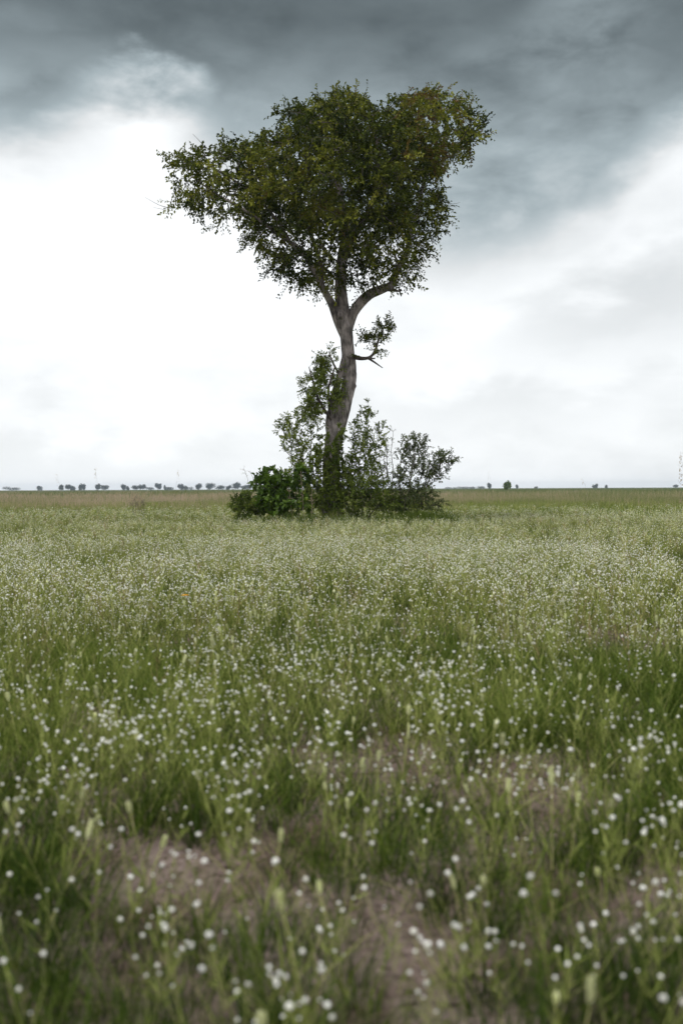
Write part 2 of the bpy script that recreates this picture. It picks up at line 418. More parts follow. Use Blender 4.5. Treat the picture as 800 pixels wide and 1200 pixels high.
A = np.array([W(a_, b_, TY + c_) for a_, b_, c_ in zip(x, y, dy)])
GP, Gpar, n0 = grow(P, par, A, .22, .3, 140, up=.05)
ch, r, kids = chains(GP, Gpar, n0, .007, 2.15, rmax=.07)
tw = MB(); lf = MB()
for cp, cr in ch: tw.add(*tube(cp, cr, 5 if cr.max() > .02 else 4), 0)
thin = np.array([i for i in range(n0, len(GP)) if r[i] < .022])
dd = nrm(GP[thin] - GP[Gpar[thin]])
term = np.array([len(kids[i]) == 0 for i in thin])
cx = (GP[thin, 0] / GP[thin, 1]) * F + 400; cz = 572 - (GP[thin, 2] - H) / GP[thin, 1] * F
cn = np.array([mn.noise(Vector(q * .9)) for q in GP[thin]]) ; cn2 = np.array([mn.noise(Vector(q * .5 + 7)) for q in GP[thin]])
tint = .42 + cn * .7 + cn2 * .3
brown = (cx > 470) & (cz < 200); tint = np.minimum(tint, .8 - .1 * rng.random(len(tint)) ); tint = np.where(brown & (rng.random(len(thin)) < .42), .86 + cn * .25, tint)
for rep in range(3):
    sel = (rng.random(len(thin)) < (.75 if rep < 1 else .6)) | (term & (rep < 3))
    sel &= ~(((cx < 285) | (cx > 515)) & (rng.random(len(thin)) < .42)); sel &= ~((cz > 262) & (rng.random(len(thin)) < .45))
    sprays(GP[thin][sel] + rng.normal(0, .05, (sel.sum(), 3)), dd[sel] + [0, 0, .1], lf, tw, (6, 12), (.28, .62), (.10, .17), .6, .3, tint[sel] + rng.normal(0, .09, sel.sum()), spread=.75)
sel = rng.random(len(thin)) < np.where(term, .40, .10)
sprays(GP[thin][sel], dd[sel] + [0, 0, .15], lf, tw, (14, 20), (.55, 1.0), (.09, .15), .55, .35, tint[sel] + .06 + rng.normal(0, .09, sel.sum()), spread=.45, twr=.007)
# straight young shoots standing out of the crown's surface
cen = np.array([W(395, 215, TY)]); outv = nrm((GP[thin] - cen) * [1, 1, 1.3])
far_ = term & (np.linalg.norm((GP[thin] - cen) * [.55, .9, 1], axis=1) > 2.3)
idx_ = np.where(far_)[0]; idx_ = rng.choice(idx_, min(420, len(idx_)), False)
sprays(GP[thin][idx_], outv[idx_] + [0, 0, .35], lf, tw, (9, 13), (.35, .75), (.09, .14), .55, .08, tint[idx_] + .08, spread=.22, twr=.008)
print('crown leaves', lf.n // 4, 'nodes', len(GP))
# bare dead twigs reaching out of the crown
for rows in [[(200, 244, -1, .9), (186, 240, -1, .5), (170, 231, -1, .25)], [(195, 246, -1, .5), (180, 243, -1, .25)], [(520, 236, .5, .9), (530, 239, .5, .5), (539, 237, .5, .25)],
             [(524, 238, .5, .5), (534, 243, .5, .25)], [(240, 172, .5, .8), (232, 163, .5, .5), (226, 157, .5, .3)]]:
    s = limb(rows, .2); tw.add(*tube(s[:, :3], s[:, 3], 4), 0)
crown = lf.build('crown', [M_leaf], tree, smooth=False)
tw.build('twigs', [M_twig], crown)

def shoot(name, rows_list, blobs, n, mat, parent, leafL=(.08, .13), kill=.13, step=.12, dn=1.0, reps=3, tintc=.5, lbl=None):
    """leafy side shoots growing out of the trunk"""
    P0 = []; p0 = []; t = MB(); l = MB()
    for rows in rows_list:
        L = limb(rows, .1); t.add(*tube(L[:, :3], L[:, 3], 7, .06), 0)
        for q in range(0, len(L)): P0.append(L[q, :3]); p0.append(len(P0) - 2 if q else -1)
    A = []
    for (bx, by, rx, ry, dz, rd, cnt) in blobs:
        v = rdir(cnt) * rng.random((cnt, 1)) ** (1 / 3)
        A += [W(bx + a_[0] * rx, by + a_[1] * ry, TY + dz + a_[2] * rd) for a_ in v]
    G, gp, n0 = grow(P0, p0, np.array(A), step, kill, 60, up=.05)
    c_, r_, k_ = chains(G, gp, n0, .004, 2.2, rmax=.03)
    for cp, cr in c_: t.add(*tube(cp, cr, 4), 0)
    th = np.arange(n0, len(G)); d_ = nrm(G[th] - G[gp[th]])
    for rp in range(reps):
        s_ = rng.random(len(th)) < dn
        sprays(G[th][s_], d_[s_] + [0, 0, .35], l, t, (5, 10), (.16, .46), leafL, .5, .1, tintc + rng.normal(0, .15, s_.sum()), spread=.5)
    o = l.build(name, [mat], parent, smooth=False)
    if lbl: o['label'] = lbl
    t.build('twigs', [M_twig], o); return o
shoot('leafy_shoot', [[(414, 418, -.1, 6), (424, 420, -.3, 4.5), (434, 418, -.4, 3.6), (440, 409, -.4, 3), (444, 395, -.4, 2), (450, 384, -.4, 1)],
                      [(430, 419, -.35, 3), (438, 424, -.4, 2.2), (448, 431, -.4, 1)], [(428, 420, -.3, 3), (439, 420, -.6, 1.6)]],
      [(450, 386, 11, 7, -.4, .45, 30), (444, 396, 9, 9, -.4, .4, 28), (428, 396, 8, 8, -.3, .35, 12), (440, 410, 7, 8, -.4, .3, 16), (455, 380, 6, 4, -.4, .2, 8), (422, 420, 6, 5, -.3, .2, 4)], 0, M_leaf, tree, dn=.8, tintc=.45, lbl='small leafy branch sticking out to the right of the trunk')
shoot('leafy_shoot', [[(388, 492, -.3, 4), (374, 470, -.6, 3), (366, 445, -.6, 2), (362, 430, -.5, 1)], [(398, 440, -.2, 3), (390, 425, -.4, 2), (385, 412, -.4, 1)],
                      [(386, 480, -.3, 3), (385, 455, -.7, 2.5), (392, 430, -.7, 1.5)], [(410, 428, -.3, 1.5), (410, 418, -.35, 1)]],
      [(372, 460, 19, 28, -.5, .6, 100), (384, 432, 16, 17, -.4, .5, 50), (366, 484, 14, 12, -.5, .5, 30), (393, 462, 12, 22, -.6, .15, 30), (388, 412, 6, 6, -.3, .2, 7), (410, 424, 3, 5, -.35, .05, 4)],
      0, M_leafy, tree, dn=.95, tintc=.6, lbl='yellowish green leafy shoots clothing the left of the trunk')

# ------------------------------------------------------------------ SHRUBS
def shrub(name, label, cat, base, roots, blobs, mat, leafL, ratio=.5, kill=.17, step=.13, dn=.8, reps=2, tintc=.5, sp=(.12, .32), hexa=False, nl=(5, 9), droop=.1, up=.12, tip=.0045, stick=M_twig, thinr=9, group=None):
    bx, Yb = base; w = W(bx, 610, Yb)
    e = empty(name, (w[0], Yb, 0), label, cat, group)
    P0 = []; p0 = []; t = MB(); l = MB()
    for q in range(roots):
        x0 = w[0] + rng.normal(0, .18); y0 = Yb + rng.normal(0, .15)
        P0 += [np.array([x0, y0, -.05]), np.array([x0 + rng.normal(0, .03), y0 + rng.normal(0, .03), .15])]; p0 += [-1, len(P0) - 2]
    A = []
    for (cx_, cy_, rx, ry, dz, rd, cnt) in blobs:
        v = rdir(cnt) * rng.random((cnt, 1)) ** (1 / 2.4)
        A += [W(cx_ + a_[0] * rx, cy_ + a_[1] * ry, Yb + dz + a_[2] * rd) for a_ in v]
    A = np.array(A); A[:, 2] = np.maximum(A[:, 2], .12)
    G, gp, n0 = grow(P0, p0, A, step, kill, 90, up=up)
    c_, r_, k_ = chains(G, gp, n0, tip, 2.3, rmax=.05)
    for cp, cr in c_: t.add(*tube(cp, cr, 5), 0)
    for q in range(0, len(P0), 2): t.add(*tube([P0[q], P0[q + 1]], [.03, .025], 6), 0)
    th = np.array([q for q in range(n0, len(G)) if r_[q] < .02]); d_ = nrm(G[th] - G[gp[th]])
    # leaves follow the blobs, stems between roots and blobs stay bare
    dm = np.min(np.linalg.norm(G[th][:, None] - A[None], axis=2), axis=1); kk = dm < .3; th = th[kk]; d_ = d_[kk]
    tn_ = tintc + .5 * np.array([mn.noise(Vector(q * 2)) for q in G[th]])
    for rp in range(reps):
        s_ = rng.random(len(th)) < dn
        sprays(G[th][s_], d_[s_] + [0, 0, .25], l, t, nl, sp, leafL, ratio, droop, tn_[s_] + rng.normal(0, .1, s_.sum()), spread=.6, hexa=hexa)
    l.build('foliage', [mat], e, smooth=False); t.build('stems', [stick], e)
    return e
shrub('broadleaf_bush', 'dark green broad-leaved bush at the left foot of the tree', 'bush', (330, 35.2), 5,
      [(320, 574, 20, 20, 0, .8, 130), (314, 558, 13, 9, 0, .5, 40), (335, 562, 9, 9, 0, .4, 22), (352, 560, 10, 14, .2, .5, 40), (333, 592, 34, 13, -.2, .8, 100), (303, 566, 6, 6, 0, .3, 8)], M_dark, (.12, .2), .62, kill=.2, step=.16, dn=.95, reps=3, sp=(.12, .26), hexa=True, nl=(5, 7))
shrub('low_bush', 'low olive bush, leftmost of the bushes around the tree', 'bush', (286, 35.6), 4,
      [(288, 592, 20, 15, 0, .8, 150), (284, 584, 12, 8, 0, .4, 40), (302, 596, 16, 10, 0, .5, 50)], M_mid, (.07, .12), .5, dn=.95, reps=4, tintc=.35)
shrub('twiggy_weed', 'sparse reddish twigs rising above the leftmost low bush', 'plant', (296, 35.9), 2,
      [(290, 553, 8, 7, 0, .3, 16), (297, 560, 6, 8, 0, .2, 10), (286, 548, 4, 5, 0, .2, 5)], M_brown, (.03, .05), .4, kill=.1, step=.1, dn=.4, reps=1, nl=(2, 4), sp=(.08, .15), tip=.003)
shrub('upright_shrub', 'tall loose shrub with small leaves left of the trunk', 'shrub', (358, 36.4), 5,
      [(340, 510, 15, 26, 0, .8, 80), (352, 530, 18, 26, 0, .8, 90), (335, 500, 9, 14, 0, .4, 25), (366, 515, 12, 24, 0, .5, 50), (350, 492, 14, 9, 0, .4, 25), (348, 562, 26, 18, .2, .8, 70)], M_mid, (.08, .13), .5, kill=.13, dn=.7, reps=2, tintc=.7, up=.3)
shrub('creeper', 'bushy green creeper climbing the foot of the trunk', 'plant', (386, 35.35), 6,
      [(384, 575, 24, 26, 0, .45, 200), (388, 538, 17, 28, -.1, .35, 170), (399, 512, 9, 14, -.1, .2, 40), (374, 548, 14, 22, 0, .4, 70), (368, 586, 22, 18, -.1, .5, 80), (404, 560, 12, 22, 0, .4, 60)], M_leafy, (.08, .13), .55, kill=.14, dn=.95, reps=3, tintc=.45, up=.3, sp=(.08, .2))
shrub('loose_shrub', 'tall loose shrub with fine arching stems right of the trunk', 'shrub', (420, 36.3), 5,
      [(424, 500, 13, 24, 0, .7, 60), (432, 483, 6, 14, 0, .4, 18), (418, 530, 16, 24, 0, .7, 80), (437, 522, 16, 20, 0, .7, 60), (447, 505, 8, 10, 0, .4, 14), (430, 555, 24, 20, 0, .8, 100)], M_mid, (.08, .13), .5, kill=.13, dn=.75, reps=2, tintc=.6, up=.3)
shrub('dry_shrub', 'half bare shrub with reddish twigs between the green shrubs right of the trunk', 'shrub', (455, 36.7), 4,
      [(453, 525, 14, 22, 0, .6, 60), (461, 512, 6, 10, 0, .3, 14), (446, 545, 16, 16, 0, .6, 50)], M_mid, (.06, .1), .45, kill=.12, dn=.4, reps=1, nl=(2, 5), up=.3, tip=.0055)
shrub('dense_bush', 'dense dark green bush close to the right foot of the trunk', 'bush', (425, 35.5), 6,
      [(470, 594, 26, 12, 0, .7, 90), (418, 580, 24, 20, 0, .8, 170), (445, 582, 24, 20, 0, .8, 160), (405, 592, 20, 14, -.2, .6, 70), (436, 566, 20, 10, 0, .5, 50)], M_mid, (.07, .12), .5, dn=.95, reps=3, tintc=.42)
shrub('arching_bush', 'grey green bush with a rounded top and arm arching right, rightmost by the tree', 'bush', (478, 35.4), 5,
      [(486, 520, 17, 12, 0, .6, 120), (480, 538, 20, 14, 0, .7, 60), (517, 538, 18, 10, 0, .6, 90), (500, 552, 24, 16, 0, .7, 110), (486, 580, 28, 18, 0, .9, 190), (528, 540, 8, 7, 0, .3, 20), (470, 560, 12, 14, 0, .5, 40), (506, 592, 16, 10, 0, .6, 50)],
      M_grey, (.07, .115), .5, kill=.13, dn=.85, reps=2, tintc=.5, up=.15)
shrub('dry_weed_clump', 'small reddish dry weed clump in the field well left of the tree', 'plant', (161, 42), 5,
      [(161, 590, 11, 8, 0, .5, 60)], M_brown, (.03, .06), .3, kill=.1, dn=.7, reps=2, nl=(3, 5), tintc=.75)
for k, (px, top, Yd, lb) in enumerate([(357, 556, 34.6, 'pale dry stalk standing before the dark bush, left of its neighbour'), (364, 568, 34.4, 'short pale dry stalk in front of the creeper'), (345, 575, 34.5, 'pale dry stalk leaning left before the broad-leaved bush')]):
    b0 = W(px, 612, Yd); b0[2] = 0; t0 = W(px + (-4, 2, -7)[k], top, Yd)
    e = empty('dry_stalk', b0, lb, 'stalk', 'dry stalks at the foot of the tree')
    mb = MB(); q = np.linspace(0, 1, 7)[:, None]; pp = b0 + (t0 - b0) * q + rng.normal(0, .02, (7, 3)) * q
    mb.add(*tube(pp, np.linspace(.012, .005, 7), 6), 0); mb.build('stem', [M_stick], e)
    l = MB(); ns = 16; ti = rng.uniform(.3, 1, ns); V, Fc, kv = leaves(b0 + (t0 - b0) * ti[:, None], rdir(ns, .8), rdir(ns), .16, .014); l.add(V, Fc, 0, .8)
    l.build('dry_leaves', [M_brown], e)

# ------------------------------------------------------------------ far trees
HY = lambda px: 570.3 + px * .0043
def far_tree(px, wpx, hpx, Yd, label, group, low=False, kind=0):
    hgt = (hpx * rng.uniform(.9, 1.1) + (.3 if low else 1.3)) * Yd / F + H; wid = wpx * rng.uniform(1.15, 1.5) * Yd / F; b0 = W(px, 572, Yd); b0[2] = 0
    e = empty('distant_tree' if not low else 'distant_bush', b0, label, 'tree' if not low else 'bush', group)
    t = MB(); z = hgt * (rng.uniform(.0, .2) if not low else .02)
    t.add(*tube([b0, b0 + [wid * .02, 0, z * .5], b0 + [wid * rng.uniform(-.06, .06), 0, z * 1.3]], [hgt * .045, hgt * .032, hgt * .02], 7), 0)
    for q in range(4):
        an = rng.uniform(0, 6.28); t.add(*tube([b0 + [0, 0, z * .8], b0 + [math.cos(an) * wid * .25, math.sin(an) * wid * .25, hgt * .75]], [hgt * .018, hgt * .008], 5), 0)
    t.build('trunk', [M_twig], e)
    l = MB(); nl = rng.integers(3, 9); n = 700
    cs = []
    for q in range(nl):
        an = rng.uniform(0, 6.28); rr = wid * .36 * rng.random() ** .5
        cs.append([math.cos(an) * rr * 1.1, math.sin(an) * rr * 1.1, z + (hgt - z) * rng.uniform(.3, .66)])
    cs = np.array(cs); pick = rng.integers(0, nl, n)
    v = rdir(n) * (rng.random((n, 1)) ** .4) * np.array([wid * .27, wid * .27, (hgt - z) * .42])
    pos = b0 + cs[pick] + v; s = hgt * .14
    V, Fc, kv = leaves(pos, rdir(n), rdir(n), rng.uniform(.7, 1.3, n) * s, s * .8)
    l.add(V, Fc, 0, np.repeat(rng.uniform(0, 1, n), kv)); l.build('crown', [M_far if Yd > 500 else M_dark], e, smooth=False)
    return e
FT = [(14, 12, 2.5, 'leftmost low smudge of trees on the horizon'), (47, 6, 4.2, 'small umbrella-shaped tree alone on the far left horizon'), (72.5, 5, 5.2, 'small round tree just left of a flat-topped pair on the left horizon'),
 (80, 6, 4.6, 'left half of a flat-topped pair of trees on the left horizon'), (85.5, 5, 4.3, 'right half of a flat-topped pair of trees on the left horizon'), (96, 6.5, 5.2, 'domed tree standing right of the flat-topped pair on the left horizon'),
 (114.5, 4, 5.6, 'narrow upright tree touching the left side of a wider low tree'), (121.5, 9, 4.4, 'wide low tree touching the right side of a narrow upright one'), (145, 5, 5.4, 'pointed tree in the middle of the left horizon'),
 (150, 3, 3.4, 'tiny tree right of the pointed tree on the left horizon'), (160.5, 8, 4.2, 'left one of two low trees with joined crowns'), (167.5, 6, 4.6, 'right one of two low trees with joined crowns'),
 (175, 8, 1.6, 'very low scrub between joined crowns and a tall egg-shaped tree'), (185, 5, 6.4, 'tall egg-shaped tree on the left horizon'), (193.5, 2, 3.4, 'tiniest tree right of the tall egg-shaped one'), (198.5, 7, 2.6, 'low flat bush right of the tall egg-shaped tree'),
 (211.5, 5.5, 4.4, 'rounded tree at the left end of a low tree line'), (220.5, 10, 3.2, 'long low tree right of a rounded one'), (233.5, 9, 5.0, 'broad domed tree, first of two large domes left of the bushes'),
 (245.5, 10, 5.2, 'broad domed tree, second of two large domes left of the bushes'), (258.5, 10, 3.8, 'low broad tree between the large domes and a small gap'), (267.5, 5, 3.2, 'small tree in the gap left of the largest far crown'),
 (276, 9, 6.0, 'largest far crown just left of the leftmost low bush'), (286.5, 9, 4.0, 'far tree partly behind the reddish twigs'), (293, 8, 3.6, 'far tree half hidden behind the leftmost bushes')]
G1 = 'trees along the distant horizon'
for px, wp, hp, lb in FT: far_tree(px, wp, hp, 1500 + rng.uniform(-120, 160), lb, G1)
far_tree(573, 5, 4.4, 1300, 'pale bluish tree left of the dark green one on the right horizon', G1)
far_tree(594, 6.2, 6.6, 420, 'dark green rounded tree standing nearest on the right horizon', G1)
far_tree(605, 3, 2.4, 1500, 'tiny tree just right of the dark green rounded tree', G1)
far_tree(697, 5, 3, 1500, 'small dark tree on the open right horizon', G1)
far_tree(710, 2.4, 1.8, 1600, 'speck of a tree right of the small dark tree on the open horizon', G1)
far_tree(791, 5, 2, 1600, 'low tree at the far right end of the horizon', G1)
for k_, (a_, w_, h_) in enumerate([(528, 12, 1.6), (541, 12, 1.8), (553, 10, 2.0), (562, 9, 2.2), (628, 4, 1.2)]):
    far_tree(a_, w_, h_, 1450, ['low far scrub showing beside the arching bush', 'second low scrub patch right of the arching bush', 'third low scrub patch right of the arching bush', 'highest low scrub patch, nearest to the pale bluish tree', 'low scrub speck right of the dark green rounded tree'][k_], 'low scrub on the right horizon', low=True)

# ------------------------------------------------------------------ MEADOW
BARE = [(-.48, 3.5, .36, .40, 1), (.2, 4.85, .42, .5, .95), (.92, 4.5, .36, .42, .95), (.12, 2.85, .2, .42, 1), (.95, 3.2, .26, .3, .9), (.1, 6.5, .5, .6, .8), (-.35, 5.7, .4, .5, .5),
        (2.5, 8.7, .55, .7, .85), (-.95, 4.0, .2, .3, .6), (-1.5, 5.8, .3, .4, .6), (1.6, 6.0, .3, .4, .5), (-.1, 3.9, .3, .35, .6), (.55, 3.7, .3, .3, .5), (-.9, 8.2, .5, .6, .5), (.9, 9.5, .5, .7, .6)]
def bare(x, y):
    b = np.zeros_like(x)
    wx = x + (fbm(x * 2.5, y * 2.5) - .5) * .5; wy = y + (fbm(x * 2.5 + 40, y * 2.5) - .5) * .7
    for cx, cy, rx, ry, s in BARE:
        d = 1.08 * np.sqrt(((wx - cx) / rx / 1.0) ** 2 + ((wy - cy) / ry / 1.0) ** 2); b = np.maximum(b, s * np.clip((1.45 - d) * 1.6, 0, 1))
    return np.clip(b, 0, 1)
def scatter_pts(n_per, y0, y1, marg=1.25):
    """uniform points in the visible wedge plus a margin"""
    f = lambda y: .345 * y * 1.12 + marg
    area = (.345 * 1.12 * (y1 ** 2 - y0 ** 2) + 2 * marg * (y1 - y0)); n = int(area * n_per)
    ys = np.sqrt(rng.uniform(y0 ** 2, y1 ** 2, int(n * 1.15)))
    xs = rng.uniform(-1, 1, len(ys)) * f(ys)
    return xs[:n], ys[:n]
def blades(mb, x, y, hgt, wid, lean, seg, tint, az=None, mat=0, z0=None):
    n = len(x); az = rng.uniform(0, 6.283, n) if az is None else az
    z0 = gh(x, y) - .01 if z0 is None else z0
    dx, dy = np.cos(az), np.sin(az); wa = rng.uniform(0, 6.283, n); sx, sy = np.cos(wa) * wid * .5, np.sin(wa) * wid * .5
    rows = []; tv = []
    for k in range(seg + 1):
        t = k / seg; px = x + dx * lean * hgt * t ** 1.7; py = y + dy * lean * hgt * t ** 1.7
        pz = z0 + hgt * (t - .28 * np.minimum(lean, 1.2) * t ** 2)
        if k < seg:
            q = 1 - .55 * t; rows += [np.stack([px - sx * q, py - sy * q, pz], 1), np.stack([px + sx * q, py + sy * q, pz], 1)]; tv += [tint, tint]
        else: rows.append(np.stack([px, py, pz], 1)); tv.append(tint)
    K = len(rows); V = np.stack(rows, 1).reshape(-1, 3); T = np.stack(tv, 1).ravel(); o = (np.arange(n) * K)[:, None]; fs = []
    for k in range(seg - 1):
        a_ = 2 * k; fs += [o + [a_, a_ + 1, a_ + 3], o + [a_, a_ + 3, a_ + 2]]
    fs.append(o + [2 * seg - 2, 2 * seg - 1, 2 * seg]); mb.add(V, np.concatenate(fs), mat, np.clip(T, 0, 1))
def tufts(mb, n_per, y0, y1, nb, hr, wd, seg, spread=.05, tmean=.4, leanr=(.15, .9), dens=None, marg=1.25, barek=1, tsd=.12):
    x, y = scatter_pts(n_per, y0, y1, marg)
    k = rng.random(len(x)) > bare(x, y) * .97 * barek
    if dens is not None: k &= rng.random(len(x)) < dens(x, y)
    x, y = x[k], y[k]; n = len(x); c = rng.integers(nb[0], nb[1] + 1, n); idx = np.repeat(np.arange(n), c)
    th = rng.normal(tmean, tsd, n) - .26 * np.clip((4.8 - y) / 2, 0, 1) + .04 * np.clip((y - 4.5) / 2, 0, 1) + (fbm(x * .5, y * .35) - .5) * .5; hh = rng.uniform(*hr, n) * (.7 + .6 * fbm(x * .4 + 5, y * .3))  # near tufts deeper green, with the frame's lower-edge darkening put into their tint
    N = len(idx); az = rng.uniform(0, 6.283, N); ra = np.abs(rng.normal(0, spread, N))
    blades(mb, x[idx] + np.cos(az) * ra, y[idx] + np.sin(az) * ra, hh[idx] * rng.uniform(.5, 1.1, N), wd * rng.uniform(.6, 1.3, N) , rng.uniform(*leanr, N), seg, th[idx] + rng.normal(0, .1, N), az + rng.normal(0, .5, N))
G = MB()
lush = lambda x, y: np.clip(.55 + 2.2 * (fbm(x * .55 + 3, y * .4 + 8) - .3), .3, 1)
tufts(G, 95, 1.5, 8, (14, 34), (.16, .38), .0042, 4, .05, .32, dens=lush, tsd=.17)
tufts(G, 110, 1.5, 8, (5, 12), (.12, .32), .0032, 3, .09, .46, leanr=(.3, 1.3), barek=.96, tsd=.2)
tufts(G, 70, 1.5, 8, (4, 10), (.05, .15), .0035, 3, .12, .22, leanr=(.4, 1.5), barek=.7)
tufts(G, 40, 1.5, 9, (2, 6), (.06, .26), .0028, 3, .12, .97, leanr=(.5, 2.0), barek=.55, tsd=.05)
tufts(G, 44, 8, 20, (14, 24), (.18, .38), .0062, 3, .06, .38, dens=lush, tsd=.18)
tufts(G, 40, 8, 20, (5, 9), (.12, .30), .006, 2, .1, .52)
tufts(G, 24, 8, 22, (3, 7), (.14, .34), .005, 2, .1, .95, tsd=.06)
tufts(G, 6, 20, 46, (3, 7), (.2, .4), .009, 2, .1, .95, tsd=.06)
tufts(G, 20, 20, 48, (9, 15), (.2, .38), .012, 2, .09, .48, tsd=.2)
tufts(G, 6, 48, 95, (6, 10), (.25, .58), .022, 1, .18, .52, marg=3)
# lush greener grass round the foot of the tree
def ring(n, cx, cy, rx, ry): a_ = rng.uniform(0, 6.283, n); r_ = np.abs(rng.normal(0, .55, n)); return cx + np.cos(a_) * r_ * rx, cy + np.sin(a_) * r_ * ry
for cx_, cy_, rx_, ry_, n_, h_ in [(.3, 35.2, 4.3, 2.3, 9000, .42), (2.7, 34.9, 1.5, .9, 5000, .7), (-1.0, 34.6, 2.4, .7, 3500, .55), (-2.6, 34.6, 1.3, .5, 1500, .5)]:
    x, y = ring(n_, cx_, cy_, rx_, ry_); blades(G, x, y, rng.uniform(.5, 1.1, n_) * h_, .016 * rng.uniform(.6, 1.2, n_), rng.uniform(.1, .6, n_), 2, rng.normal(.34, .1, n_))
for q in range(46):       # uneven taller tufts along the front of the bushes
    cx_ = W(rng.uniform(262, 530), 600, 34.4)[0]; cy_ = rng.uniform(33.6, 34.9); n_ = rng.integers(25, 90); h_ = rng.uniform(.3, .85)
    blades(G, cx_ + rng.normal(0, .16, n_), cy_ + rng.normal(0, .14, n_), rng.uniform(.45, 1.1, n_) * h_, .014 * rng.uniform(.6, 1.3, n_), rng.uniform(.1, .8, n_), 3, rng.normal(rng.choice([.3, .45, .6, .8]), .12, n_))
tag(G.build('meadow_grass', [M_grass], smooth=False), 'green grass tufts covering the meadow from the foreground to beyond the tree', 'grass', kind='stuff')

B = MB()
def brownband(n_per, y0, y1, h, wd, tmean, marg=4, th=.6):
    x, y = scatter_pts(n_per, y0, y1, marg); k = rng.random(len(x)) < np.clip((fbm(x * .05 + 2, y * .02) - .25) * 3, .25, 1) * th / .6 * np.clip((y - 38 - 14 * fbm(x * .25, y * .2)) / 42, .05, 1); x, y = x[k], y[k]; n = len(x)
    c = 5; idx = np.repeat(np.arange(n), c); N = len(idx)
    t = tmean + (fbm(x * .10, y * .035) - .5) * 1.0 - .12 * np.clip(x / (y * .34), -1, 1)
    blades(B, x[idx] + rng.normal(0, .12, N), y[idx] + rng.normal(0, .12, N), h * (.72 + .5 * fbm(x * .15 + 9, y * .08))[idx] * rng.uniform(.4, 1.2, N), wd * rng.uniform(.5, 1.2, N), rng.uniform(.05, .35, N), 1, t[idx] + rng.normal(0, .22, N))
brownband(2.0, 40, 56, .6, .014, .25, th=.4)
brownband(4.0, 50, 75, .75, .018, .40, th=.6)
brownband(3.4, 70, 115, .84, .026, .50)
brownband(.9, 110, 210, .95, .07, .50, 10)
brownband(.16, 210, 480, .9, .22, .12, 30)
brownband(.02, 480, 1200, .9, .8, .05, 80)
tag(B.build('tall_dry_grass', [M_brown], smooth=False), 'band of taller brownish pink grass stretching to the horizon behind the tree', 'grass', kind='stuff')

L_ = MB(); n_ = 16000; ly = np.sqrt(rng.uniform(1.5 ** 2, 12 ** 2, n_)); lx = rng.uniform(-1, 1, n_) * (ly * .39 + 1)
kp = rng.random(n_) < np.clip(fbm(lx * 2.3 + 70, ly * 2.3) * 3 - 1.0, .08, 1); lx, ly = lx[kp], ly[kp]; n_ = len(lx)
dl = rdir(n_); dl[:, 2] = rng.uniform(-.05, .25, n_); V_, F_, kv = leaves(np.stack([lx, ly, gh(lx, ly) + .003], 1), dl, nrm(rng.normal(0, .3, (n_, 3)) + [0, 0, 1]), rng.uniform(.015, .10, n_), rng.uniform(.002, .006, n_))
L_.add(V_, F_, 0, np.repeat(rng.uniform(0, 1, n_), kv))
M_litter = leafmat('dead_litter', [(0, (.035, .025, .02)), (.6, (.09, .065, .05)), (1, (.28, .22, .15))])
n2_ = 9000; sy = np.sqrt(rng.uniform(1.5 ** 2, 9 ** 2, n2_)); sx_ = rng.uniform(-1, 1, n2_) * (sy * .39 + 1); rs = rng.uniform(.002, .009, n2_) * rng.random(n2_) ** .5
V_ = (ICO0[0][None] * rng.uniform(.7, 1.3, (n2_, len(ICO0[0]), 1)) * rs[:, None, None] + np.stack([sx_, sy, gh(sx_, sy)], 1)[:, None]).reshape(-1, 3)
tag(L_.build('ground_litter', [M_litter], smooth=False), 'dead stems and leaf litter strewn over the bare sandy soil', 'litter', kind='stuff')
K_ = MB(); K_.add(V_, (ICO0[1][None] + (np.arange(n2_) * len(ICO0[0]))[:, None, None]).reshape(-1, 3)); tag(K_.build('soil_clods', [mg], smooth=False), 'small crumbs and clods of the pinkish brown soil', 'clods', kind='stuff')
# ---- wildflowers
def proto_flower(seed, sub, thick=1.0, headscale=1.0):
    """returns stem MB and list of head positions"""
    global rng
    sv = rng; rng = np.random.default_rng(seed)
    m = MB(); h = rng.uniform(.28, .46); n = 6; q = np.linspace(0, 1, n)[:, None]
    top = np.array([rng.normal(0, .05), rng.normal(0, .05), h]); main = top * q + np.array([rng.normal(0, .02), rng.normal(0, .02), 0]) * np.sin(q * 3.1)
    m.add(*tube(main, np.linspace(.0015, .0008, n) * thick, 4 if sub else 3), 0, .55)
    heads = [main[-1]]
    for b in range(rng.integers(4, 8)):
        t = rng.uniform(.3, .85); s = top * t; an = rng.uniform(0, 6.283); L = rng.uniform(.06, .17)
        e_ = s + np.array([math.cos(an) * L * .55, math.sin(an) * L * .55, L * rng.uniform(.7, 1.1)]); mid = (s + e_) / 2 + np.array([math.cos(an), math.sin(an), -.2]) * L * .1
        m.add(*tube([s, mid, e_], np.array([.0011, .0009, .0006]) * thick, 4 if sub else 3), 0, .6); heads.append(e_)
    ns = 12 if sub else 6; t = rng.uniform(0.02, .85, ns); an = rng.uniform(0, 6.283, ns)
    V, Fc, kv = leaves(top * t[:, None], np.stack([np.cos(an), np.sin(an), rng.uniform(.4, 1.6, ns)], 1), rdir(ns), rng.uniform(.03, .08, ns), .004 * thick); m.add(V, Fc, 0, .25)
    sz = rng.uniform(.0026, .0064, len(heads)) * headscale
    rng = sv; return m, heads, sz
def head_arr(kind, s):
    if kind == 2:
        V = ICO2[0].copy(); V *= (1 + .24 * rng.normal(size=(len(V), 1))) * [1, 1, .85]; return V * s, ICO2[1]
    V, Fc = (OCT if kind == 0 else ICO0); return V * s * [1, 1, .9], Fc
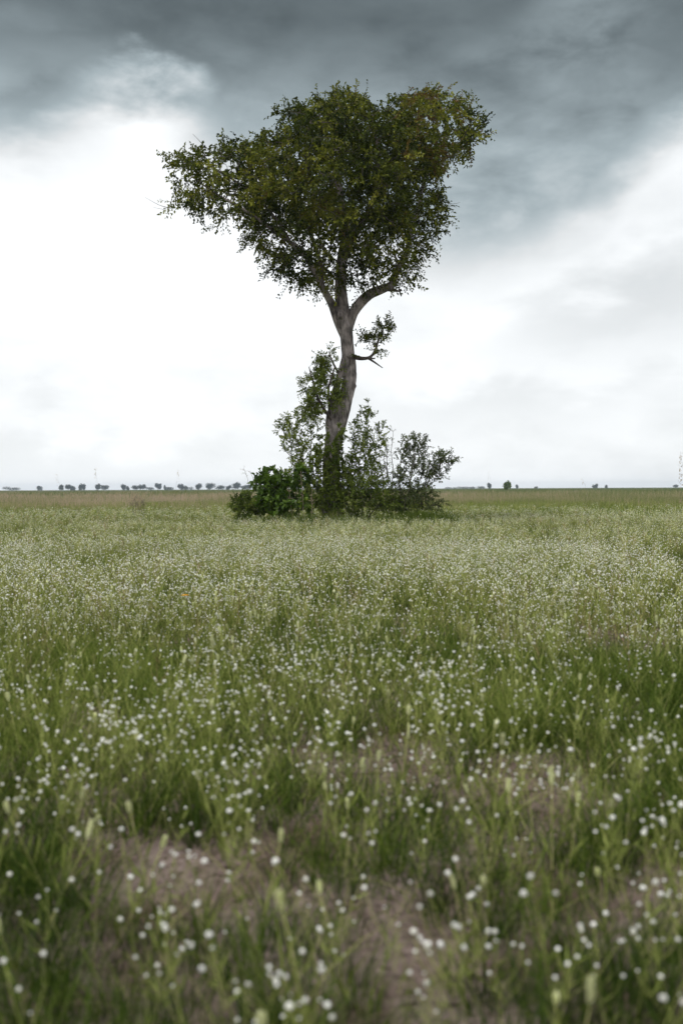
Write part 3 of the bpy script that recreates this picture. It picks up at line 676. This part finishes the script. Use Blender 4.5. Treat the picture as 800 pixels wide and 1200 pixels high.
def proto_spike(seed, lo):
    global rng
    sv = rng; rng = np.random.default_rng(seed); m = MB(); h = rng.uniform(.26, .44); top = np.array([rng.normal(0, .03), rng.normal(0, .03), h]); q = np.linspace(0, 1, 5)[:, None]
    m.add(*tube(top * q, np.linspace(.0015, .0009, 5), 4 if not lo else 3), 0, .75)
    ns = 8 if not lo else 4; t = rng.uniform(0, .6, ns); an = rng.uniform(0, 6.283, ns)
    V, Fc, kv = leaves(top * t[:, None], np.stack([np.cos(an), np.sin(an), rng.uniform(1, 2.5, ns)], 1), rdir(ns), rng.uniform(.06, .13, ns), .005); m.add(V, Fc, 0, .3)
    L = rng.uniform(.022, .045); hd = MB()
    if lo: hd.add(OCT[0] * [.006, .006, L * .5] + top + [0, 0, L * .4], OCT[1], 0, .5)
    else:
        ks = 60; t = rng.random(ks); an = rng.uniform(0, 6.283, ks); rad = .0052 * np.sin(np.clip(t, .08, .97) * 3.1) + .001
        bpos = top + np.stack([np.cos(an) * rad * .5, np.sin(an) * rad * .5, t * L], 1)
        V, Fc, kv = leaves(bpos, np.stack([np.cos(an), np.sin(an), np.full(ks, 1.6)], 1), np.stack([np.cos(an), np.sin(an), np.zeros(ks)], 1), rng.uniform(.008, .014, ks), .006); hd.add(V, Fc, 0, rng.uniform(0, 1, ks * kv))
        hd.add(ICO0[0] * [.0045, .0045, L * .5] + top + [0, 0, L * .5], ICO0[1], 0, .4)
    rng = sv; return m, hd
def inst(mb, protoV, protoF, protoM, protoT, x, y, sc_, rot, mat_off=0, tj=.2, zoff=None):
    n = len(x); c, s = np.cos(rot), np.sin(rot); lx, ly = rng.normal(0, .18, n), rng.normal(0, .18, n)
    V = protoV[None] * sc_[:, None, None]
    X = V[..., 0] * c[:, None] - V[..., 1] * s[:, None] + V[..., 2] * lx[:, None]; Y_ = V[..., 0] * s[:, None] + V[..., 1] * c[:, None] + V[..., 2] * ly[:, None]
    Z_ = V[..., 2]
    out = np.stack([X + x[:, None], Y_ + y[:, None], Z_ + gh(x, y)[:, None] - .01], -1).reshape(-1, 3)
    k = len(protoV); Fc = (protoF[None] + (np.arange(n) * k)[:, None, None]).reshape(-1, 3)
    T = (protoT[None] + rng.normal(0, tj, (n, 1))).ravel()
    mb.add(out, Fc, np.tile(protoM, n), np.clip(T, 0, 1))
def flower_zone(y0, y1, dens, kind, thick, hs, dfun, marg=1.25, scale=(.8, 1.2)):
    x, y = scatter_pts(dens, y0, y1, marg); k = (rng.random(len(x)) > bare(x, y) * .7) & (rng.random(len(x)) < dfun(x, y)); return x[k], y[k]
fden = lambda x, y: np.clip(.35 + 2.6 * (fbm(x * .55 + 50, y * .4 + 20) - .33), .12, 1) * np.clip(.58 + (y - 2.6) / 3.2, .58, 1)
WF = MB(); SPK = MB()
# near plants: individual things
NP = 14; protos = []
for i_ in range(NP):
    m_, hd_, sz_ = proto_flower(100 + i_, True)
    root = bpy.data.objects.new('wildflower', None)
    sm = m_.mesh('stem', [M_stem]); hm = []
    for hpos, s_ in zip(hd_, sz_):
        mb = MB(); V_, F_ = head_arr(2, s_); mb.add(V_, F_, 0, rng.uniform(.3, 1)); hm.append((mb.mesh('flower_head', [M_white]), hpos))
    protos.append((sm, hm))
x, y = flower_zone(1.6, 9.6, 64, 2, 1, 1, fden, .9)
vis = (np.abs(x) < y * .345 + .1)
o_ = np.argsort(y[vis]); xi, yi = x[vis][o_], y[vis][o_]
xn, yn = xi[:290], yi[:290]; cut = yn.max() if len(yn) else 9
print('near flower plants', len(xn), 'of', len(xi), 'cut', cut)
LBL = 'wiry wildflower with small round white heads in the nearest part of the meadow'; GRP = 'white wildflowers nearest the camera'
for a_, b_ in zip(xn, yn):
    sm, hm = protos[rng.integers(NP)]
    e = empty('wildflower', (a_, b_, float(gh(np.array([a_]), np.array([b_]))[0]) - .01), LBL, 'wildflower', GRP)
    e.rotation_euler = (rng.normal(0, .17), rng.normal(0, .17), rng.uniform(0, 6.28)); s_ = rng.uniform(.8, 1.2); e.scale = (s_, s_, s_)
    o = bpy.data.objects.new('stem', sm); C.objects.link(o); o.parent = e
    for me_, hp_ in hm:
        o = bpy.data.objects.new('flower_head', me_); C.objects.link(o); o.parent = e; o.location = hp_
def addflowers(x, y, kind, thick, hs, seed):
    ps = []
    for i_ in range(8):
        m_, hd_, sz_ = proto_flower(seed + i_, False, thick, hs)
        for hpos, s_ in zip(hd_, sz_):
            V_, F_ = head_arr(kind, s_); m_.add(V_ + hpos, F_, 1, rng.uniform(.3, 1))
        ps.append(m_.arrays())
    pk = rng.integers(0, 8, len(x))
    for i_ in range(8):
        k = pk == i_
        inst(WF, *ps[i_], x[k], y[k], rng.uniform(.8, 1.2, k.sum()), rng.uniform(0, 6.28, k.sum()))
rest = np.ones(len(x), bool)
rx_ = np.concatenate([x[~vis], xi[290:]]); ry_ = np.concatenate([y[~vis], yi[290:]]); addflowers(rx_, ry_, 1, 1, 1, 300)
x, y = flower_zone(9.6, 20, 56, 1, 1, 1, fden); addflowers(x, y, 1, 1.7, 1.3, 340)
x, y = flower_zone(20, 36, 20, 0, 1, 1, fden); addflowers(x, y, 0, 2.6, 1.45, 380)
x, y = flower_zone(36, 60, 7, 0, 1, 1, lambda x, y: fden(x, y) * np.clip((62 - y) / 22, .15, 1)); addflowers(x, y, 0, 5, 2.0, 420)
tag(WF.build('white_wildflowers', [M_stem, M_white]), 'countless small white flower heads on thin stems spread over the middle and far meadow', 'wildflowers', kind='stuff')
# pale seed spikes
sp_p = []
for i_ in range(8):
    m_, hd_ = proto_spike(500 + i_, False); sp_p.append((m_.mesh('stem', [M_stem]), hd_.mesh('seed_head', [M_spike], smooth=False)))
x, y = flower_zone(1.6, 9, 13, 2, 1, 1, fden, .8)
vis = (np.abs(x) < y * .345 + .1); x, y = x[vis], y[vis]; print('spikes', len(x))
o_ = np.argsort(y); x, y = x[o_], y[o_]; spx, spy = x[290:], y[290:]
for a_, b_ in zip(x[:290], y[:290]):
    sm, hm = sp_p[rng.integers(8)]
    e = empty('seed_spike_plant', (a_, b_, float(gh(np.array([a_]), np.array([b_]))[0]) - .01), 'slender stalk with a pale yellow green fluffy spike in the near meadow', 'plant', 'pale seed spikes nearest the camera')
    e.rotation_euler = (rng.normal(0, .15), rng.normal(0, .15), rng.uniform(0, 6.28)); s_ = rng.uniform(.85, 1.3); e.scale = (s_, s_, s_)
    for me_, nm in ((sm, 'stem'), (hm, 'seed_head')): o = bpy.data.objects.new(nm, me_); C.objects.link(o); o.parent = e
for y0_, y1_, dn_, wsc in [(9, 22, 16, 1.5), (22, 48, 9, 2.2)]:
    x, y = flower_zone(y0_, y1_, dn_, 0, 1, 1, fden)
    if y0_ == 9: x = np.r_[x, spx]; y = np.r_[y, spy]
    pk = rng.integers(0, 6, len(x))
    for i_ in range(6):
        m_, hd_ = proto_spike(600 + i_, True); V_, F_, M_, T_ = hd_.arrays(); c_ = V_.mean(0); V_ = c_ + (V_ - c_) * [wsc, wsc, 1]; m_.add(V_, F_, 1, .5)
        k = pk == i_; inst(SPK, *m_.arrays(), x[k], y[k], rng.uniform(.85, 1.25, k.sum()), rng.uniform(0, 6.28, k.sum()))
tag(SPK.build('pale_seed_spikes', [M_stem, M_spike]), 'pale yellow green seed spikes scattered through the middle and far meadow', 'seed spikes', kind='stuff')

# orange flower
b0 = W(217, 698, 9.4); top = b0.copy(); b0[2] = 0
e = empty('orange_wildflower', b0, 'single orange flower among the white ones, left of the middle', 'wildflower')
mb = MB(); mb.add(*tube([b0, (b0 + top) / 2 + [.01, 0, 0], top], [.003, .002, .0018], 5), 0, .3); mb.build('stem', [M_stem], e)
mb = MB(); an = np.arange(9) * .698; V_, F_, kv = leaves(np.repeat(top[None], 9, 0), np.stack([np.cos(an), np.sin(an), np.full(9, .25)], 1), np.tile([0, 0, 1.], (9, 1)), .042, .02, hexa=True); mb.add(V_, F_, 0, .5)
mb.build('petals', [M_orange], e); mb = MB(); mb.add(ICO1[0] * [.01, .01, .006] + top + [0, 0, .004], ICO1[1], 0, .1); mb.build('flower_centre', [M_orange], e)

# tall weed stalks standing up against the horizon
def stalk(px, py, Yd, label, n=14, thick=.004, whorl=False, lean=0):
    top = W(px, py, Yd); b0 = W(px + lean, 600, Yd); b0[2] = 0
    thick *= .75; e = empty('tall_weed', b0, label, 'weed', 'tall weed stalks reaching above the horizon')
    q = np.linspace(0, 1, 8)[:, None]; bend = np.array([rng.choice([-1, 1]) * rng.uniform(.08, .2), 0, 0]); pp = b0 + (top - b0) * q + rng.normal(0, .015, (8, 3)) * q + bend * np.sin(q * 3.1416) ; mb = MB(); mb.add(*tube(pp, np.linspace(thick, thick * .5, 8), 5), 0)
    hl = top[2]
    for z_ in (np.arange(.35, .95, .075) if whorl else np.array([.8, .9])):
        for s_ in range(3 if whorl else 2):
            an = rng.uniform(0, 6.28); L = (.10 if whorl else .06) * (1.15 - z_) * 2; s = b0 + (top - b0) * z_; mb.add(*tube([s, s + [math.cos(an) * L, math.sin(an) * L, L * .8]], [thick * .45, thick * .3], 4), 0)
    mb.build('stem', [M_twig], e)
    t = rng.uniform(.55 if whorl else .86, 1.0, n); l = MB(); V_, F_, kv = leaves(b0 + (top - b0) * t[:, None] + rng.normal(0, .012, (n, 3)), rdir(n, .4), rdir(n), rng.uniform(.02, .05, n), .018); l.add(V_, F_, 0, .7); l.build('seed_head', [M_brown], e)
stalk(797, 530, 17, 'tallest weed stalk with short side twigs, at the right edge', 40, .003, True)
stalk(112, 549, 30, 'weed stalk with a dark knot on top, left of the joined crowns', 16, .003)
stalk(209, 550, 32, 'weed stalk with a dark tip rising over the left tree line', 14, .003)
stalk(67, 556, 34, 'short weed stalk left of the flat-topped pair of trees', 10, .003)
stalk(572, 553, 36, 'thin weed stalk above the pale bluish tree', 6, .003)
stalk(682, 560, 32, 'weed stalk with a separate dark tip on the open right horizon', 10, .003, lean=2)

# ------------------------------------------------------------------ haze
hb = MB(); hx, hy0, hy1, hz0, hz1 = 3450, -3450, 3460, -1.2, 19.5
cv = np.array([(a_, b_, c_) for a_ in (-hx, hx) for b_ in (hy0, hy1) for c_ in (hz0, hz1)], float)
hb.add(cv, [(0,1,3),(0,3,2),(4,6,7),(4,7,5),(0,4,5),(0,5,1),(2,3,7),(2,7,6),(0,2,6),(0,6,4),(1,5,7),(1,7,3)])
mh, nt, out = newmat('haze_air'); pv = nt.nodes.new('ShaderNodeVolumePrincipled')
pv.inputs['Color'].default_value = (.74, .86, 1.0, 1); pv.inputs['Density'].default_value = .00017; pv.inputs['Anisotropy'].default_value = .2
nt.links.new(pv.outputs[0], out.inputs['Volume'])
tag(hb.build('haze', [mh], smooth=False), 'thin grey blue air haze over the whole plain', 'haze', kind='stuff')

# ------------------------------------------------------------------ sky and light
SUN_EL, SUN_AZ = R(60), R(222)     # azimuth measured from +y clockwise
wd = bpy.data.worlds.new('World'); sc.world = wd; wd.use_nodes = True; nt = wd.node_tree; nt.nodes.clear()
wo = nt.nodes.new('ShaderNodeOutputWorld'); bg = nt.nodes.new('ShaderNodeBackground'); bg.inputs['Strength'].default_value = .1
sky = nt.nodes.new('ShaderNodeTexSky'); sky.sky_type = 'NISHITA'; sky.sun_disc = False; sky.sun_elevation = SUN_EL; sky.sun_rotation = SUN_AZ
tc = nt.nodes.new('ShaderNodeTexCoord'); DIR = tc.outputs['Generated']
def mth(op, *a, clamp=False):
    n = nt.nodes.new('ShaderNodeMath'); n.operation = op; n.use_clamp = clamp
    for i, v in enumerate(a):
        if isinstance(v, (int, float)): n.inputs[i].default_value = v
        else: nt.links.new(v, n.inputs[i])
    return n.outputs[0]
def vm(v, s, off=(0, 0, 0)):
    n = nt.nodes.new('ShaderNodeMapping'); n.inputs['Scale'].default_value = s; n.inputs['Location'].default_value = off; nt.links.new(v, n.inputs[0]); return n.outputs[0]
def nz(v, scale, det=4, rough=.5, dist=0):
    n = nt.nodes.new('ShaderNodeTexNoise'); n.inputs['Scale'].default_value = scale; n.inputs['Detail'].default_value = det; n.inputs['Roughness'].default_value = rough; n.inputs['Distortion'].default_value = dist
    nt.links.new(v, n.inputs['Vector']); return mth('SUBTRACT', n.outputs[0], .5)
def sstep(x, a, b, lo=0., hi=1.):
    n = nt.nodes.new('ShaderNodeMapRange'); n.interpolation_type = 'SMOOTHSTEP'
    for i, v in enumerate((x, a, b, lo, hi)):
        if isinstance(v, (int, float)): n.inputs[i].default_value = v
        else: nt.links.new(v, n.inputs[i])
    return n.outputs[0]
def mixv(f, a, b): return mth('ADD', mth('MULTIPLY', a, mth('SUBTRACT', 1.0, f)), mth('MULTIPLY', b, f))
sx = nt.nodes.new('ShaderNodeSeparateXYZ'); nt.links.new(DIR, sx.inputs[0])
Az = mth('MULTIPLY', mth('ARCTAN2', sx.outputs[0], sx.outputs[1]), F)          # 0 = straight ahead (+y)
El = mth('MULTIPLY', mth('ARCSINE', sx.outputs[2]), F)
D1 = vm(DIR, (1, 1, 1.6)); 
big = nz(D1, 3.2, 5, .55, .4); mid = nz(vm(DIR, (1, 1, 1.9), (3, 1, 2)), 6.5, 6, .5, .25); fine = nz(vm(DIR, (1, 1, 2.2), (7, 2, 5)), 17, 6, .55, .2)
U = mth('ADD', Az, mth('ADD', mth('MULTIPLY', big, 160), mth('MULTIPLY', mid, 90)))
Vv = mth('ADD', El, mth('ADD', mth('MULTIPLY', mid, 150), mth('MULTIPLY', fine, 85)))
def blob(cu, cv_, ru, rv, ang=0., soft=1.0):
    """soft ellipse, 1 inside to 0 at the rim"""
    ca, sa = math.cos(R(ang)), math.sin(R(ang)); du = mth('SUBTRACT', U, cu); dv = mth('SUBTRACT', Vv, cv_)
    a_ = mth('DIVIDE', mth('ADD', mth('MULTIPLY', du, ca), mth('MULTIPLY', dv, sa)), ru)
    b_ = mth('DIVIDE', mth('SUBTRACT', mth('MULTIPLY', dv, ca), mth('MULTIPLY', du, sa)), rv)
    d = mth('SQRT', mth('ADD', mth('MULTIPLY', a_, a_), mth('MULTIPLY', b_, b_))); return sstep(d, 1.0, 1.0 - soft)
# bright layer underneath
lum = mth('ADD', .78, mth('ADD', mth('MULTIPLY', mid, .42), mth('MULTIPLY', fine, .16))); 
lum = mixv(mth('MULTIPLY', blob(330, 205, 230, 75, 5), .55), lum, .50)
lum = mixv(mth('MULTIPLY', blob(180, 95, 260, 40, 2), .35), lum, .60)
lum = mixv(mth('MULTIPLY', blob(-330, 45, 260, 40, 0), .35), lum, .66)
lum = mixv(mth('MULTIPLY', blob(-260, 230, 330, 190, 0), .8), lum, .95)
# storm cloud deck
edge = mth('SUBTRACT', 362, mth('MULTIPLY', blob(150, 370, 260, 400, 0), 165))
edge = mth('ADD', edge, mth('MULTIPLY', blob(420, 300, 200, 260, 0), 30))
cover = sstep(Vv, mth('SUBTRACT', edge, 40), mth('ADD', edge, 55))
dk = sstep(El, 190, 580, .56, .09)
dk = mth('MULTIPLY', dk, mth('ADD', 1.0, mth('ADD', mth('MULTIPLY', mid, 1.5), mth('MULTIPLY', fine, .8))))
dk = mixv(mth('MULTIPLY', blob(270, 505, 170, 60, 14), .55), dk, .36)
dk = mixv(mth('MULTIPLY', blob(-300, 440, 170, 50, -8), .40), dk, .36)
dk = mixv(mth('MULTIPLY', blob(390, 480, 90, 120, 0), .45), dk, .13)
dk = mixv(mth('MULTIPLY', blob(30, 520, 200, 70, 0), .30), dk, .12)
lum = mixv(cover, lum, dk)
lum = mixv(mth('MULTIPLY', blob(-225, 385, 150, 78, 8), .85), lum, .95)
# overhead and behind the viewer the cloud is thinner and brighter
hi = sstep(El, 640, 1150); lum = mixv(hi, lum, mth('ADD', 1.2, mth('MULTIPLY', big, .9)))
bk = sstep(mth('ABSOLUTE', Az), 1000, 1900); lum = mixv(bk, lum, mth('ADD', .95, mth('MULTIPLY', big, 1.0)))
lum = mth('MAXIMUM', lum, .02)
cr = nt.nodes.new('ShaderNodeValToRGB'); e_ = cr.color_ramp.elements
e_[0].position = 0; e_[0].color = (.80, 1.0, 1.06, 1); e_[1].position = 1; e_[1].color = (.985, 1.0, 1.015, 1); q_ = e_.new(.35); q_.color = (.85, 1.0, 1.06, 1); q_ = e_.new(.62); q_.color = (.965, 1.0, 1.015, 1)
nt.links.new(lum, cr.inputs[0])
sc_ = nt.nodes.new('ShaderNodeVectorMath'); sc_.operation = 'SCALE'; nt.links.new(cr.outputs[0], sc_.inputs[0]); nt.links.new(mth('MULTIPLY', lum, 10.0), sc_.inputs['Scale'])
mxs = nt.nodes.new('ShaderNodeMix'); mxs.data_type = 'RGBA'; mxs.inputs['Factor'].default_value = .97
nt.links.new(sky.outputs[0], mxs.inputs[6]); nt.links.new(sc_.outputs[0], mxs.inputs[7])
nt.links.new(mxs.outputs[2], bg.inputs['Color']); nt.links.new(bg.outputs[0], wo.inputs['Surface'])
sl = bpy.data.lights.new('sun', 'SUN'); sl.energy = 1.5; sl.angle = R(12); sl.color = (1, .96, .9)
so = bpy.data.objects.new('sun', sl); C.objects.link(so)
sd = Vector((math.sin(SUN_AZ) * math.cos(SUN_EL), math.cos(SUN_AZ) * math.cos(SUN_EL), math.sin(SUN_EL)))
so.rotation_euler = sd.to_track_quat('Z', 'Y').to_euler(); so.location = (0, 0, 30)

vs = sc.view_settings; vs.view_transform = 'Standard'; vs.look = 'None'; vs.gamma = 1; vs.exposure = 0.38; vs.use_curve_mapping = False
